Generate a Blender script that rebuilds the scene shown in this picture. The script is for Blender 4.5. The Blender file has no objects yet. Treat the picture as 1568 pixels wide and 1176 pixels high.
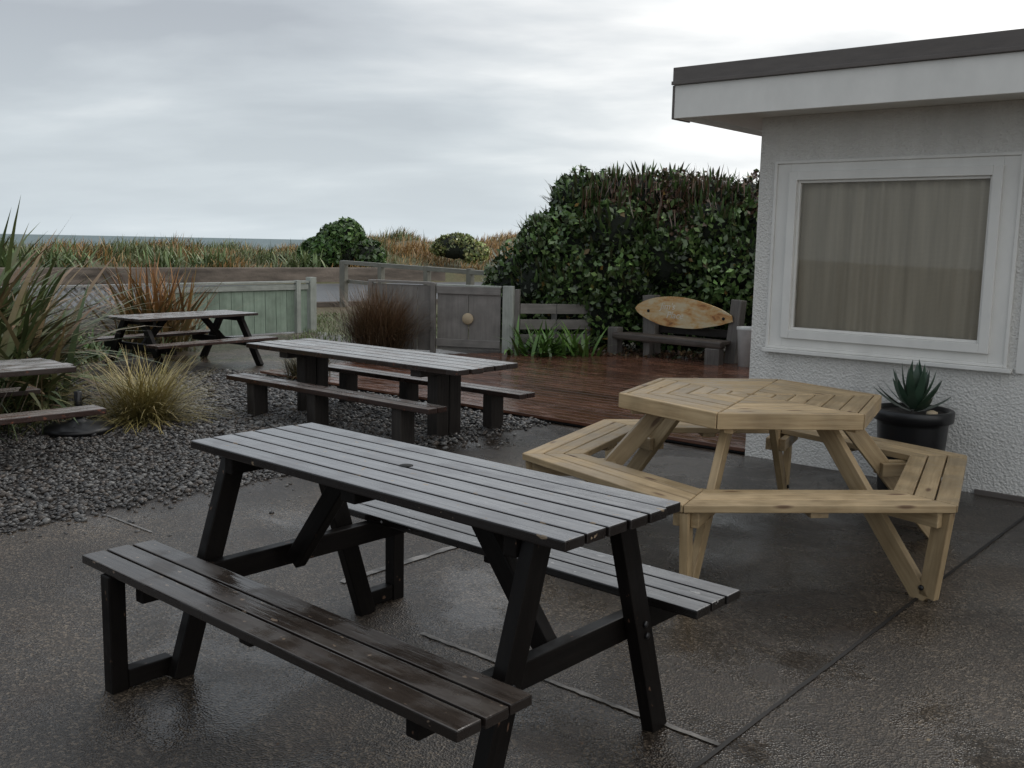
import bpy, bmesh, math, numpy as np
from mathutils import Vector, Matrix, Euler
rng=np.random.default_rng(7)
S=bpy.context.scene
S.view_settings.view_transform='Standard'
try: S.view_settings.look='None'
except: pass
S.view_settings.exposure=0
COL=S.collection

# ------------------------------------------------------------------ materials
def new_mat(name):
    m=bpy.data.materials.new(name); m.use_nodes=True
    nt=m.node_tree; b=nt.nodes['Principled BSDF']
    return m,nt,b
def N(nt,t,**k):
    n=nt.nodes.new(t)
    for a,v in k.items():
        setattr(n,a,v)
    return n
def mapping(nt,scale=(1,1,1),coord='Object',rand=False,rot=(0,0,0)):
    tc=N(nt,'ShaderNodeTexCoord'); mp=N(nt,'ShaderNodeMapping')
    mp.inputs['Scale'].default_value=scale; mp.inputs['Rotation'].default_value=rot
    if coord=='World':
        g=N(nt,'ShaderNodeNewGeometry'); nt.links.new(g.outputs['Position'],mp.inputs['Vector'])
    else: nt.links.new(tc.outputs[coord],mp.inputs['Vector'])
    if rand:
        oi=N(nt,'ShaderNodeObjectInfo'); ml=N(nt,'ShaderNodeMath',operation='MULTIPLY'); ml.inputs[1].default_value=37.0
        nt.links.new(oi.outputs['Random'],ml.inputs[0]); nt.links.new(ml.outputs[0],mp.inputs['Location'])
    return mp.outputs[0]
def noise(nt,vec,scale,detail=3,rough=.6,dist=0):
    n=N(nt,'ShaderNodeTexNoise'); n.inputs['Scale'].default_value=scale; n.inputs['Detail'].default_value=detail
    n.inputs['Roughness'].default_value=rough; n.inputs['Distortion'].default_value=dist
    nt.links.new(vec,n.inputs['Vector']); return n.outputs['Fac']
def ramp(nt,fac,stops,interp='LINEAR'):
    r=N(nt,'ShaderNodeValToRGB'); r.color_ramp.interpolation=interp
    e=r.color_ramp.elements
    while len(e)<len(stops): e.new(.5)
    for i,(p,c) in enumerate(stops):
        e[i].position=p
        if not hasattr(c,'__len__'): c=(c,c,c)
        e[i].color=(*c,1)
    nt.links.new(fac,r.inputs[0]); return r.outputs[0]
def mix(nt,fac,a,b,mode='MIX'):
    n=N(nt,'ShaderNodeMix',data_type='RGBA',blend_type=mode)
    for s,v in ((n.inputs[0],fac),(n.inputs[6],a),(n.inputs[7],b)):
        if hasattr(v,'is_linked') : nt.links.new(v,s)
        elif hasattr(v,'__len__'): s.default_value=(*v,1)
        else: s.default_value=v
    return n.outputs[2]
def math_(nt,op,a,b=None,clamp=False):
    n=N(nt,'ShaderNodeMath',operation=op); n.use_clamp=clamp
    for i,v in enumerate((a,b)):
        if v is None: continue
        if hasattr(v,'is_linked'): nt.links.new(v,n.inputs[i])
        else: n.inputs[i].default_value=v
    return n.outputs[0]
def bump(nt,b,h,strength=.5,dist=.01,prev=None):
    n=N(nt,'ShaderNodeBump'); n.inputs['Distance'].default_value=dist
    if hasattr(strength,'is_linked'): nt.links.new(strength,n.inputs['Strength'])
    else: n.inputs['Strength'].default_value=strength
    nt.links.new(h,n.inputs['Height'])
    if prev is not None: nt.links.new(prev,n.inputs['Normal'])
    nt.links.new(n.outputs[0],b.inputs['Normal']); return n.outputs[0]

def wood(name,a,b,side=None,rough=(.3,.6),chips=None,wear=None,grain=1.0,bmp=.4,wet=(.45,.6),var=.25,spec=.5,chipth=.66,knots=None):
    m,nt,P=new_mat(name)
    v=mapping(nt,(2.2,38,38),rand=True)
    g=noise(nt,v,1.6*grain,4,.65,.3)
    c=ramp(nt,g,[(.3,a),(.7,b)])
    v2=mapping(nt,(1,1,1),rand=True)
    blot=noise(nt,v2,5,3,.6)
    c=mix(nt,.55,c,ramp(nt,blot,[(.3,.55),(.7,1.25)]),'MULTIPLY')
    if wear:
        wf=ramp(nt,noise(nt,mapping(nt,(1.5,9,9),rand=True),2.2,4,.7),[(.5,0),(.62,1)])
        c=mix(nt,math_(nt,'MULTIPLY',wf,.8),c,wear)
    if knots:
        vk=N(nt,'ShaderNodeTexVoronoi'); vk.inputs['Scale'].default_value=1.0; nt.links.new(mapping(nt,(3.2,11,11),rand=True),vk.inputs['Vector'])
        c=mix(nt,ramp(nt,vk.outputs['Distance'],[(.07,1),(.15,0)]),c,knots)
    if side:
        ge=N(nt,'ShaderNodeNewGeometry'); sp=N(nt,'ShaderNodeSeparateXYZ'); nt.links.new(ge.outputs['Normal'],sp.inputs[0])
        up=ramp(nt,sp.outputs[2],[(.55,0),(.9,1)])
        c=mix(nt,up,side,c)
    if chips:
        cf=ramp(nt,noise(nt,mapping(nt,(8,14,14),rand=True),3.0,2,.5),[(chipth,0),(chipth+.03,1)])
        c=mix(nt,cf,c,chips)
    oi=N(nt,'ShaderNodeObjectInfo'); rv=math_(nt,'MULTIPLY_ADD',oi.outputs['Random'],var)
    rv.node.inputs[2].default_value=1-var/2
    cc=N(nt,'ShaderNodeCombineColor'); 
    for i in range(3): nt.links.new(rv,cc.inputs[i])
    c=mix(nt,1.0,c,cc.outputs[0],'MULTIPLY')
    nt.links.new(c,P.inputs['Base Color'])
    r=ramp(nt,blot,[(wet[0],rough[0]),(wet[1],rough[1])])
    nt.links.new(r,P.inputs['Roughness']); P.inputs['Specular IOR Level'].default_value=spec
    bump(nt,P,g,bmp,.003)
    return m

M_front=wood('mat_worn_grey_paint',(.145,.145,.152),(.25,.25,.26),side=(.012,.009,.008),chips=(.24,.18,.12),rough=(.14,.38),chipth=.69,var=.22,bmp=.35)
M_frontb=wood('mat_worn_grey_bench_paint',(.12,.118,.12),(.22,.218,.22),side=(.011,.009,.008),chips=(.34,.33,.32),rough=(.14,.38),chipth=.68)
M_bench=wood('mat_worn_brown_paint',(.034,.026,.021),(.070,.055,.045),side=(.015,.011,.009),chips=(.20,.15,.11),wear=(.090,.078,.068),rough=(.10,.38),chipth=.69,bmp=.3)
M_leg=wood('mat_black_brown_paint',(.004,.0032,.003),(.009,.007,.006),chips=(.10,.06,.04),rough=(.4,.65),bmp=.25,spec=.14,chipth=.715)
M_pine=wood('mat_treated_pine',(.31,.215,.112),(.46,.345,.20),rough=(.4,.65),var=.34,bmp=.35,knots=(.14,.08,.04))
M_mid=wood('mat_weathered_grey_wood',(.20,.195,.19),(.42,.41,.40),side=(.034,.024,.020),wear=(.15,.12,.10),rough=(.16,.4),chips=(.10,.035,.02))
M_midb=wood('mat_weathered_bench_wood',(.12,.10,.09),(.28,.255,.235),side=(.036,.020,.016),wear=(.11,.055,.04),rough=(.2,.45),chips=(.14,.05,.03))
M_post=wood('mat_old_post',(.016,.013,.012),(.042,.036,.031),rough=(.45,.7),spec=.3)
M_gpost=wood('mat_light_post',(.28,.30,.27),(.40,.42,.38),rough=(.4,.6),var=.1,bmp=.15)
M_rail=wood('mat_weathered_rail',(.13,.128,.105),(.22,.212,.18),rough=(.4,.6),var=.1,bmp=.15)
M_sage=wood('mat_sage_paint',(.21,.275,.215),(.28,.35,.28),rough=(.4,.6),var=.12,bmp=.12,grain=.6)
M_gfence=wood('mat_grey_fence_paint',(.18,.167,.155),(.235,.22,.203),rough=(.4,.6),var=.1,bmp=.12,grain=.6)
M_dkrail=wood('mat_dark_rail',(.06,.058,.056),(.10,.096,.09),rough=(.4,.6),var=.2)
M_lat=wood('mat_lattice',(.26,.26,.25),(.36,.36,.35),rough=(.4,.6),var=.1)
M_log=wood('mat_drift_log',(.05,.040,.033),(.13,.105,.088),rough=(.4,.6))
M_spost=wood('mat_sign_post',(.10,.09,.083),(.20,.18,.16),rough=(.4,.6))
M_deck=wood('mat_wet_deck',(.070,.029,.018),(.16,.072,.043),rough=(.08,.30),wet=(.4,.65),var=.7,bmp=.35)

def simple(name,col,rough=.5,metal=0,bm=None,lo=.7,hi=1.2,amt=.5,sc=(1,1,1),ns=6):
    m,nt,P=new_mat(name)
    v=mapping(nt,sc,'World')
    n=noise(nt,v,ns,4,.6)
    c=mix(nt,amt,col,ramp(nt,n,[(.3,lo),(.7,hi)]),'MULTIPLY')
    nt.links.new(c,P.inputs['Base Color']); P.inputs['Roughness'].default_value=rough; P.inputs['Metallic'].default_value=metal
    if bm: bump(nt,P,noise(nt,mapping(nt,(1,1,1),'World'),bm[0],3,.6),bm[1],bm[2])
    return m
M_white=simple('mat_white_trim',(.80,.785,.745),.4,bm=(30,.1,.002),amt=.45,lo=.75,hi=1.0,sc=(1,1,.6))
M_black=simple('mat_black_pot',(.010,.010,.011),.35)
M_dark=simple('mat_dark',(.01,.01,.01),.8)
M_roof=simple('mat_roof_edge',(.12,.105,.096),.5,bm=(40,.1,.002),sc=(1,1,6))
M_soil=simple('mat_soil',(.032,.026,.022),.7,bm=(25,.9,.03))
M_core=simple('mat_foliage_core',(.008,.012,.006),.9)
M_seawall=simple('mat_seawall',(.16,.13,.108),.8,bm=(8,.5,.03),lo=.25,hi=1.35,amt=1,sc=(.35,.35,1.6),ns=2)
M_bucket=simple('mat_white_plastic',(.62,.62,.60),.4)
M_disc=simple('mat_cut_wood_disc',(.45,.36,.24),.6)

# stucco
m,nt,P=new_mat('mat_white_stucco'); v=mapping(nt,(1,1,1),'World')
st=noise(nt,mapping(nt,(6,6,.6),'World'),1.2,4,.6)
c=mix(nt,.65,(.76,.74,.70),ramp(nt,st,[(.3,.76),(.7,1.0)]),'MULTIPLY')
nt.links.new(c,P.inputs['Base Color']); P.inputs['Roughness'].default_value=.65
n1=noise(nt,v,60,3,.6); n2=N(nt,'ShaderNodeTexVoronoi'); n2.inputs['Scale'].default_value=75; nt.links.new(v,n2.inputs['Vector'])
bump(nt,P,math_(nt,'ADD',n1,math_(nt,'MULTIPLY',n2.outputs['Distance'],.6)),.85,.010)
M_stucco=m

# concrete
def concrete(name,base=(.056,.048,.041),spk=150):
    m,nt,P=new_mat(name); v=mapping(nt,(1,1,1),'World')
    vo=N(nt,'ShaderNodeTexVoronoi'); vo.inputs['Scale'].default_value=spk; nt.links.new(v,vo.inputs['Vector'])
    sc=N(nt,'ShaderNodeSeparateColor'); nt.links.new(vo.outputs['Color'],sc.inputs[0])
    agg=ramp(nt,sc.outputs[0],[(0,(.40,.38,.36)),(.5,(.78,.75,.72)),(.8,(1.12,1.08,1.02)),(.94,(2.4,2.3,2.1))])
    big=ramp(nt,noise(nt,v,.8,5,.6,.3),[(.34,(.45,.41,.38)),(.5,(.9,.87,.83)),(.66,(1.7,1.62,1.5))])
    c=mix(nt,1,base,agg,'MULTIPLY'); c=mix(nt,1,c,big,'MULTIPLY')
    rust=ramp(nt,noise(nt,v,3.1,3,.6),[(.55,0),(.75,.35)])
    c=mix(nt,rust,c,(.055,.033,.020))
    nt.links.new(c,P.inputs['Base Color'])
    wetn=noise(nt,v,1.5,5,.65,.5)
    r=ramp(nt,wetn,[(.34,.08),(.44,.18),(.56,.36)]); nt.links.new(r,P.inputs['Roughness'])
    s_=ramp(nt,wetn,[(.34,.18),(.56,.70)])
    b1=bump(nt,P,vo.outputs['Distance'],s_,.0038)
    bump(nt,P,noise(nt,v,9,4,.65),.28,.010,b1)
    return m
M_conc=concrete('mat_wet_exposed_aggregate')
M_pave=concrete('mat_wet_paving',(.085,.070,.060),90)
M_joint=simple('mat_pale_joint',(.19,.178,.165),.5,bm=(60,.4,.004),lo=.15,hi=1.4,amt=1,ns=12)
M_jdark=simple('mat_dark_joint',(.014,.012,.011),.6)

m,nt,P=new_mat('mat_ground'); v=mapping(nt,(1,1,1),'World')
c=ramp(nt,noise(nt,v,.35,5,.65),[(.35,(.14,.095,.05)),(.5,(.10,.095,.04)),(.7,(.13,.13,.055))])
c=mix(nt,.8,c,ramp(nt,noise(nt,v,14,3,.7),[(.3,.6),(.7,1.3)]),'MULTIPLY')
ge=N(nt,'ShaderNodeNewGeometry'); sp=N(nt,'ShaderNodeSeparateXYZ'); nt.links.new(ge.outputs['Position'],sp.inputs[0])
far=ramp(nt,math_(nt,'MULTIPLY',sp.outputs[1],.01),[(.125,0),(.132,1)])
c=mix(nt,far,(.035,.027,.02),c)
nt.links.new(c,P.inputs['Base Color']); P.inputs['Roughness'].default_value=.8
bump(nt,P,noise(nt,v,22,3,.7),.8,.03)
M_ground=m
m,nt,P=new_mat('mat_road'); v=mapping(nt,(1,1,1),'World')
c=mix(nt,.6,(.085,.086,.09),ramp(nt,noise(nt,v,1.3,5,.7),[(.3,.7),(.7,1.3)]),'MULTIPLY'); nt.links.new(c,P.inputs['Base Color'])
P.inputs['Roughness'].default_value=.42; bump(nt,P,noise(nt,v,60,3,.6),.4,.005); M_road=m
m,nt,P=new_mat('mat_sea'); v=mapping(nt,(.02,.1,1),'World')
c=ramp(nt,noise(nt,v,1.5,4,.6),[(.4,(.07,.12,.13)),(.62,(.11,.17,.17)),(.72,(.5,.52,.52))]); nt.links.new(c,P.inputs['Base Color'])
P.inputs['Roughness'].default_value=.5; M_sea=m

def leafmat(name,rough=.45,spec=.5):
    m,nt,P=new_mat(name)
    a=N(nt,'ShaderNodeVertexColor'); a.layer_name='Col'
    nt.links.new(a.outputs[0],P.inputs['Base Color']); P.inputs['Roughness'].default_value=rough; P.inputs['Specular IOR Level'].default_value=spec
    return m
M_leaf=leafmat('mat_leaf',.28,.5)
M_grass=leafmat('mat_grass_blade',.45,.45)
M_stone=leafmat('mat_stone',.28,.45)

# ------------------------------------------------------------------ geometry helpers
def empty(name,loc=(0,0,0),yaw=0):
    e=bpy.data.objects.new(name,None); e.empty_display_size=.1; COL.objects.link(e)
    e.location=loc; e.rotation_euler=(0,0,yaw); return e
def link(name,me,mat,parent=None,mtx=None):
    o=bpy.data.objects.new(name,me); COL.objects.link(o)
    if mat: me.materials.append(mat)
    if parent: o.parent=parent
    if mtx is not None: o.matrix_local=mtx
    return o
def beam(parent,name,p0,p1,w,t,mat,up=(0,0,1),bev=.004):
    p0=Vector(p0);p1=Vector(p1); X=(p1-p0); L=X.length; X.normalize()
    Z=Vector(up); Z=(Z-X*Z.dot(X)).normalized(); Y=Z.cross(X)
    bm=bmesh.new(); bmesh.ops.create_cube(bm,size=1)
    for vv in bm.verts: vv.co=Vector((vv.co.x*L,vv.co.y*w,vv.co.z*t))
    if bev: bmesh.ops.bevel(bm,geom=bm.edges[:],offset=min(bev,t*.3,w*.3),segments=2,affect='EDGES',profile=.6)
    me=bpy.data.meshes.new(name); bm.to_mesh(me); bm.free()
    R=Matrix((X,Y,Z)).transposed().to_4x4(); R.translation=(p0+p1)/2
    return link(name,me,mat,parent,R)
def prism(parent,name,poly,z0,z1,mat,bev=.003,origin=None,xdir=None):
    o=Vector(origin or (0,0)); xd=Vector(xdir or (1,0)).normalized(); yd=Vector((-xd.y,xd.x))
    bm=bmesh.new(); lo=[];hi=[]
    for p in poly:
        q=Vector(p)-o; lx,ly=q.dot(xd),q.dot(yd)
        lo.append(bm.verts.new((lx,ly,z0))); hi.append(bm.verts.new((lx,ly,z1)))
    n=len(poly)
    bm.faces.new(hi); bm.faces.new(lo[::-1])
    for i in range(n): bm.faces.new((lo[i],lo[(i+1)%n],hi[(i+1)%n],hi[i]))
    bmesh.ops.recalc_face_normals(bm,faces=bm.faces[:])
    if bev: bmesh.ops.bevel(bm,geom=bm.edges[:],offset=bev,segments=1,affect='EDGES')
    me=bpy.data.meshes.new(name); bm.to_mesh(me); bm.free()
    R=Matrix(((xd.x,yd.x,0,o.x),(xd.y,yd.y,0,o.y),(0,0,1,0),(0,0,0,1)))
    return link(name,me,mat,parent,R)
def lathe(parent,name,prof,mat,loc=(0,0,0),seg=32,smooth=True):
    vs=[];fs=[]
    for r,z in prof:
        for i in range(seg):
            a=2*math.pi*i/seg; vs.append((r*math.cos(a),r*math.sin(a),z))
    for j in range(len(prof)-1):
        for i in range(seg):
            fs.append((j*seg+i,j*seg+(i+1)%seg,(j+1)*seg+(i+1)%seg,(j+1)*seg+i))
    fs.append(tuple(range(seg))[::-1]); fs.append(tuple((len(prof)-1)*seg+i for i in range(seg)))
    me=bpy.data.meshes.new(name); me.from_pydata(vs,[],fs); me.update()
    if smooth: me.polygons.foreach_set('use_smooth',[True]*len(me.polygons))
    return link(name,me,mat,parent,Matrix.Translation(loc))
def sheet(name,poly,z,mat,parent=None):
    me=bpy.data.meshes.new(name); me.from_pydata([(x,y,z) for x,y in poly],[],[tuple(range(len(poly)))]); me.update()
    if me.polygons[0].normal.z<0: me.flip_normals()
    return link(name,me,mat,parent)
def fastmesh(name,V,F,C,mat,parent=None,smooth=False):
    k=F.shape[1]; me=bpy.data.meshes.new(name)
    me.vertices.add(len(V)); me.vertices.foreach_set('co',V.astype(np.float32).ravel())
    me.loops.add(F.size); me.loops.foreach_set('vertex_index',F.astype(np.int32).ravel())
    me.polygons.add(len(F)); me.polygons.foreach_set('loop_start',np.arange(0,F.size,k,dtype=np.int32))
    me.polygons.foreach_set('loop_total',np.full(len(F),k,dtype=np.int32))
    if smooth: me.polygons.foreach_set('use_smooth',np.ones(len(F),dtype=bool))
    me.update(calc_edges=True)
    ca=me.color_attributes.new('Col','FLOAT_COLOR','POINT')
    ca.data.foreach_set('color',np.c_[C,np.ones(len(C))].astype(np.float32).ravel())
    return link(name,me,mat,parent)
def leaves(name,P,size,col,mat,parent=None,nrm=None,aspect=.5):
    n=len(P); d=rng.normal(size=(n,3)); 
    if nrm is not None: d=d+nrm*1.1
    d/=np.linalg.norm(d,axis=1)[:,None]
    s=rng.normal(size=(n,3)); s-=d*(s*d).sum(1)[:,None]; s/=np.linalg.norm(s,axis=1)[:,None]
    u=np.cross(d,s); L=size[:,None]
    V=np.stack([P-s*L*.5, P+u*L*aspect*.5+d*L*.08, P+s*L*.5, P-u*L*aspect*.5+d*L*.08],1).reshape(-1,3)
    F=np.arange(4*n).reshape(n,4)
    C=np.repeat(col,4,0)
    return fastmesh(name,V,F,C,mat,parent)
def blades(name,B,az,L,W,th0,curl,c0,c1,mat,K=5,parent=None):
    n=len(B); ts=np.linspace(0,1,K+1); pos=B.copy(); rows=[]
    out=np.c_[np.cos(az),np.sin(az),np.zeros(n)]; side=np.c_[-np.sin(az),np.cos(az),np.zeros(n)]
    Cs=[]
    for i,t in enumerate(ts):
        w=(W*(1-t**2.2)*(.55+.9*min(t*3,1)*.5)+.0004)[:,None]
        rows.append(np.stack([pos-side*w/2,pos+side*w/2],1)); Cs.append(np.stack([c0*(1-t)+c1*t]*2,1))
        th=th0+curl*(t+.5/K)
        pos=pos+(out*np.sin(th)[:,None]+np.array([0,0,1])*np.cos(th)[:,None])*(L/K)[:,None]
    V=np.stack(rows,1).reshape(-1,3); C=np.stack(Cs,1).reshape(-1,3)
    b=np.arange(n)[:,None]*2*(K+1); F=[]
    for i in range(K): F.append(np.stack([b[:,0]+2*i,b[:,0]+2*i+1,b[:,0]+2*i+3,b[:,0]+2*i+2],1))
    return fastmesh(name,V,np.concatenate(F),C,mat,parent)
def pal(n,cols,jit=.2):
    cols=np.array(cols); c=cols[rng.integers(0,len(cols),n)]
    return c*(1+rng.uniform(-jit,jit,(n,1)))

YAW=-.70; O2=np.array([1.531,6.394]); D2=np.array([math.cos(YAW),math.sin(YAW)]); M2=np.array([-D2[1],D2[0]])
def LF(u,w): q=O2+u*D2+w*M2; return (float(q[0]),float(q[1]))

# ------------------------------------------------------------------ ground, dunes
def Q(x,y): return ((x+16)*(-9)+(y-24)*11)/14.21
def sm(a,b,x): t=np.clip((x-a)/(b-a),0,1); return t*t*(3-2*t)
def gz(x,y):
    q=Q(x,y); right=sm(-9,-4.5,x)
    crest=.75+.52*right+(.09+.10*right)*np.sin(x*.9+1)+(.06+.10*right)*np.sin(x*2.3+y*.7)+.06*np.sin(y*1.9-x*.6)
    z=sm(.1,.5,q)*.42+sm(1,7,q)*(crest-.42)
    z=z-(z+3)*sm(13,30,q)
    z=z-3*sm(30,80,q)
    return z
xs=np.concatenate([[-3000,-800,-300,-120,-70],np.arange(-45,30,.6),[40,70,120,300,800,3000]])
ys=np.concatenate([[-40,-10,5,15],np.arange(20,70,.6),[80,100,140,250,600,2000,7000]])
gx,gy=np.meshgrid(xs,ys); Z=gz(gx,gy)-.006
V=np.c_[gx.ravel(),gy.ravel(),Z.ravel()]; nx=len(xs); ny=len(ys)
idx=np.arange(nx*ny).reshape(ny,nx)
F=np.stack([idx[:-1,:-1],idx[:-1,1:],idx[1:,1:],idx[1:,:-1]],-1).reshape(-1,4)
fastmesh('ground',V,F,np.ones((len(V),3))*.1,M_ground,smooth=True)
sheet('sea',[(-6000,55),(6000,55),(6000,9000),(-6000,9000)],-2.2,M_sea)
wd=np.array([11,9])/14.21; wn=np.array([-9,11])/14.21; W0=np.array([-16.,24.])
def WQ(a,q): p=W0+wd*a+wn*q; return (float(p[0]),float(p[1]))
sheet('road',[WQ(-60,-10.5),WQ(80,-10.5),WQ(80,-1.2),WQ(-60,-1.2)],.004,M_road)
prism(None,'road_kerb',[WQ(-60,-10.7),WQ(80,-10.7),WQ(80,-10.52),WQ(-60,-10.52)],-.02,.10,M_seawall,bev=.01)
prism(None,'sea_wall',[WQ(-40,-.1),WQ(17.5,-.1),WQ(17.5,.2),WQ(-40,.2)],-.02,.46,M_seawall,bev=.02)

sheet('patio_concrete',[LF(-1.62,-9),LF(7,-9),LF(7,.0),LF(-1.62,.0)],.004,M_conc)
sheet('gravel_bed',[LF(-7.5,-9),LF(-1.62,-9),LF(-1.62,-.02),LF(-7.5,-.02)],.002,M_soil)
sheet('paving',[LF(-9.5,-.02),LF(-5.0,-.02),LF(-5.0,3.0),LF(-9.5,3.6)],.004,M_pave)
def strip(name,u0,w0,u1,w1,wid,z,mat,k=40,jit=.2):
    a=np.array(LF(u0,w0));b=np.array(LF(u1,w1)); d=(b-a)/np.linalg.norm(b-a); n=np.array([-d[1],d[0]])*wid/2
    pts=[a+(b-a)*i/k+n*(1+jit*rng.uniform(-1,1)) for i in range(k+1)]+[a+(b-a)*i/k-n*(1+jit*rng.uniform(-1,1)) for i in range(k,-1,-1)]
    sheet(name,[tuple(map(float,p)) for p in pts],z,mat)
strip('expansion_joint',1.76,-8,1.76,-.1,.014,.008,M_jdark,k=160)
strip('mortar_joint',.6,-3.55,1.752,-3.55,.018,.0085,M_joint,jit=.35)
strip('mortar_joint',0,-3.4,0,-2.0,.035,.0085,M_joint,jit=.35)
strip('mortar_joint',-1.55,-3.55,-1.15,-3.55,.012,.0085,M_joint)

# gravel stones
ico=bmesh.new(); bmesh.ops.create_icosphere(ico,subdivisions=1,radius=1); iv=np.array([v.co[:] for v in ico.verts]); fi=np.array([[v.index for v in f.verts] for f in ico.faces]); ico.free()
n=46000
u=rng.uniform(-5.9,-1.62,n); w=rng.uniform(-4.5,-.02,n)
u=u+rng.exponential(.03,n)*(u>-1.7)*rng.choice([1,0],n)
st=140; u[:st]=-1.62+rng.exponential(.18,st); w[:st]=rng.uniform(-4.4,-.6,st)
sz=rng.lognormal(math.log(.0092),.38,n).clip(.004,.022)*(1+.25*(w>-2))
ctr=O2+u[:,None]*D2+w[:,None]*M2
ax=np.stack([sz*rng.uniform(.8,1.5,n),sz*rng.uniform(.7,1.1,n),sz*rng.uniform(.45,.8,n)],1)
a=rng.uniform(0,6.28,n); ca,sa=np.cos(a)[:,None],np.sin(a)[:,None]
L=iv[None]*ax[:,None]*(1+rng.uniform(-.18,.18,(n,len(iv),1)))
X=L[...,0]*ca-L[...,1]*sa; Y=L[...,0]*sa+L[...,1]*ca; tl=rng.uniform(-.4,.4,(n,1)); Zz=L[...,2]+X*tl
V=np.stack([X+ctr[:,:1],Y+ctr[:,1:],Zz+(sz*.45+np.where(np.arange(n)<st,0,rng.uniform(0,.008,n)))[:,None]],-1).reshape(-1,3)
F=(fi[None]+np.arange(n)[:,None,None]*len(iv)).reshape(-1,3)
C=np.repeat(pal(n,[(.055,.052,.050),(.080,.076,.073),(.065,.057,.050),(.14,.135,.128),(.033,.032,.032),(.085,.069,.057)],.3),len(iv),0)
fastmesh('gravel',V,F,C,M_stone)

# deck
deck=empty('wooden_deck',(*O2,0),YAW)
bw=.118; i=0; y=.012
while y<4.3:
    x0=-5.3 if y<2.28 else -5.3+(y-2.28)*.62
    xc=[x0]; 
    j=x0+rng.uniform(1.2,3.2)
    while j<-.6: xc.append(j); j+=rng.uniform(2.2,3.2)
    xc.append(-.012)
    for k in range(len(xc)-1):
        beam(deck,'board_%d_%d'%(i,k),(xc[k]+.002,y+bw/2,.033),(xc[k+1]-.002,y+bw/2,.033),bw-.012,.022+rng.uniform(0,.004),M_deck,bev=.004)
    y+=bw; i+=1
prism(deck,'underdeck_sheet',[(-5.2,.03),(-.02,.03),(-.02,4.2),(-4.2,4.2),(-5.2,2.4)],.006,.018,M_dark,bev=0)  # a single dark sheet below all the boards, closing the gaps

# ------------------------------------------------------------------ tables
def front_table():
    T=empty('picnic_table',(-.293,2.789,0),-.7229)
    zt,zb=.707,.39; bwid=.485/6
    for i in range(6):
        y=-.485/2+bwid*(i+.5); e=rng.uniform(-.006,.006,2)
        beam(T,'top_board_%d'%i,(-.76+e[0],y,zt-.013),(.765+e[1],y,zt-.013+rng.uniform(-.0015,.0015)),bwid-.008,.026,M_front,bev=.004)
    lathe(T,'umbrella_hole_disc',[(.020,0),(.020,.0012)],M_dark,(-.02,.012,zt))  # black disc on the boards, painted in place of the hole's shaded inside
    for s,nm in ((-1,'near'),(1,'far')):
        for k in range(3):
            y=s*(.335+.0797*(k+.5)); e=rng.uniform(-.008,.008,2)
            beam(T,'%s_seat_board_%d'%(nm,k),(-.826+e[0],y,zb-.013),(.763+e[1],y,zb-.013),.0797-.008,.026,M_bench if s<0 else M_frontb,bev=.004)
    for x,nm in ((-.625,'left'),(.625,'right')):
        sx=1 if x>0 else -1
        for s in (-1,1):
            beam(T,'%s_leg_%s'%(nm,s),(x,s*.16,zt-.028),(x,s*.372,.0),.068,.040,M_leg,up=(1,0,0))
        beam(T,nm+'_cross_beam',(x-sx*.043,-.52,zb-.066),(x-sx*.043,.52,zb-.066),.04,.07,M_leg)
        beam(T,nm+'_top_cleat',(x-sx*.043,-.215,zt-.056),(x-sx*.043,.215,zt-.056),.04,.055,M_leg)
        beam(T,nm+'_brace',(x-sx*.09,0,zb-.08),(x-sx*.38,0,zt-.032),.040,.062,M_leg,up=(0,0,1))
        for s in (-1,1):
            for zz in (zb-.05,zb-.085):
                o=lathe(T,'bolt',[(.009,0),(.009,.006),(.004,.008)],M_black,seg=10); o.matrix_local=Matrix.Translation((x+sx*.02,s*(.16+.212*(zt-zz)/zt),zz))@Matrix.Rotation(sx*math.pi/2,4,'Y')
    for s in (-1,1):
        beam(T,'outer_post_%d'%s,(-.672,s*.552,0),(-.672,s*.552,zb-.027),.052,.05,M_leg,up=(1,0,0))
        beam(T,'floor_rail_%d'%s,(-.672,s*.38,.036),(-.672,s*.524,.036),.045,.055,M_leg)
    beam(T,'centre_batten',(0,-.22,zt-.046),(0,.22,zt-.046),.06,.036,M_leg)
    for s in (-1,1): beam(T,'seat_batten',(0,s*.35,zb-.039),(0,s*.55,zb-.039),.05,.024,M_leg)
front_table()

def aframe(name,loc,yaw,L,W,zt,zb,vi,vo,xl,foot,mt,mb,nt_=5,nb=2):
    T=empty(name,(*loc,0),yaw); b=W/nt_
    for i in range(nt_):
        y=-W/2+b*(i+.5); beam(T,'top_board_%d'%i,(-L/2+rng.uniform(-.01,.01),y,zt-.014),(L/2,y,zt-.014),b-.008,.028,mt)
    for s in (-1,1):
        bb=(vo-vi)/nb
        for k in range(nb): beam(T,'seat_board_%d_%d'%(s,k),(-L/2,s*(vi+bb*(k+.5)),zb-.014),(L/2,s*(vi+bb*(k+.5)),zb-.014),bb-.008,.028,mb)
    for x in (-xl,xl):
        sx=1 if x>0 else -1
        for s in (-1,1): beam(T,'leg',(x,s*.15,zt-.03),(x,s*foot,0),.075,.045,M_leg,up=(1,0,0))
        beam(T,'cross_beam',(x-sx*.045,-vo+.02,zb-.065),(x-sx*.045,vo-.02,zb-.065),.04,.07,M_leg)
        beam(T,'top_cleat',(x-sx*.045,-W/2+.02,zt-.055),(x-sx*.045,W/2-.02,zt-.055),.04,.05,M_leg)
        beam(T,'brace',(x-sx*.09,0,zb-.06),(x-sx*.35,0,zt-.035),.04,.06,M_leg)
aframe('picnic_table',(-3.43,10.38),.93,1.45,.60,.55,.31,.40,.62,.58,.50,M_mid,M_midb)

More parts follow.
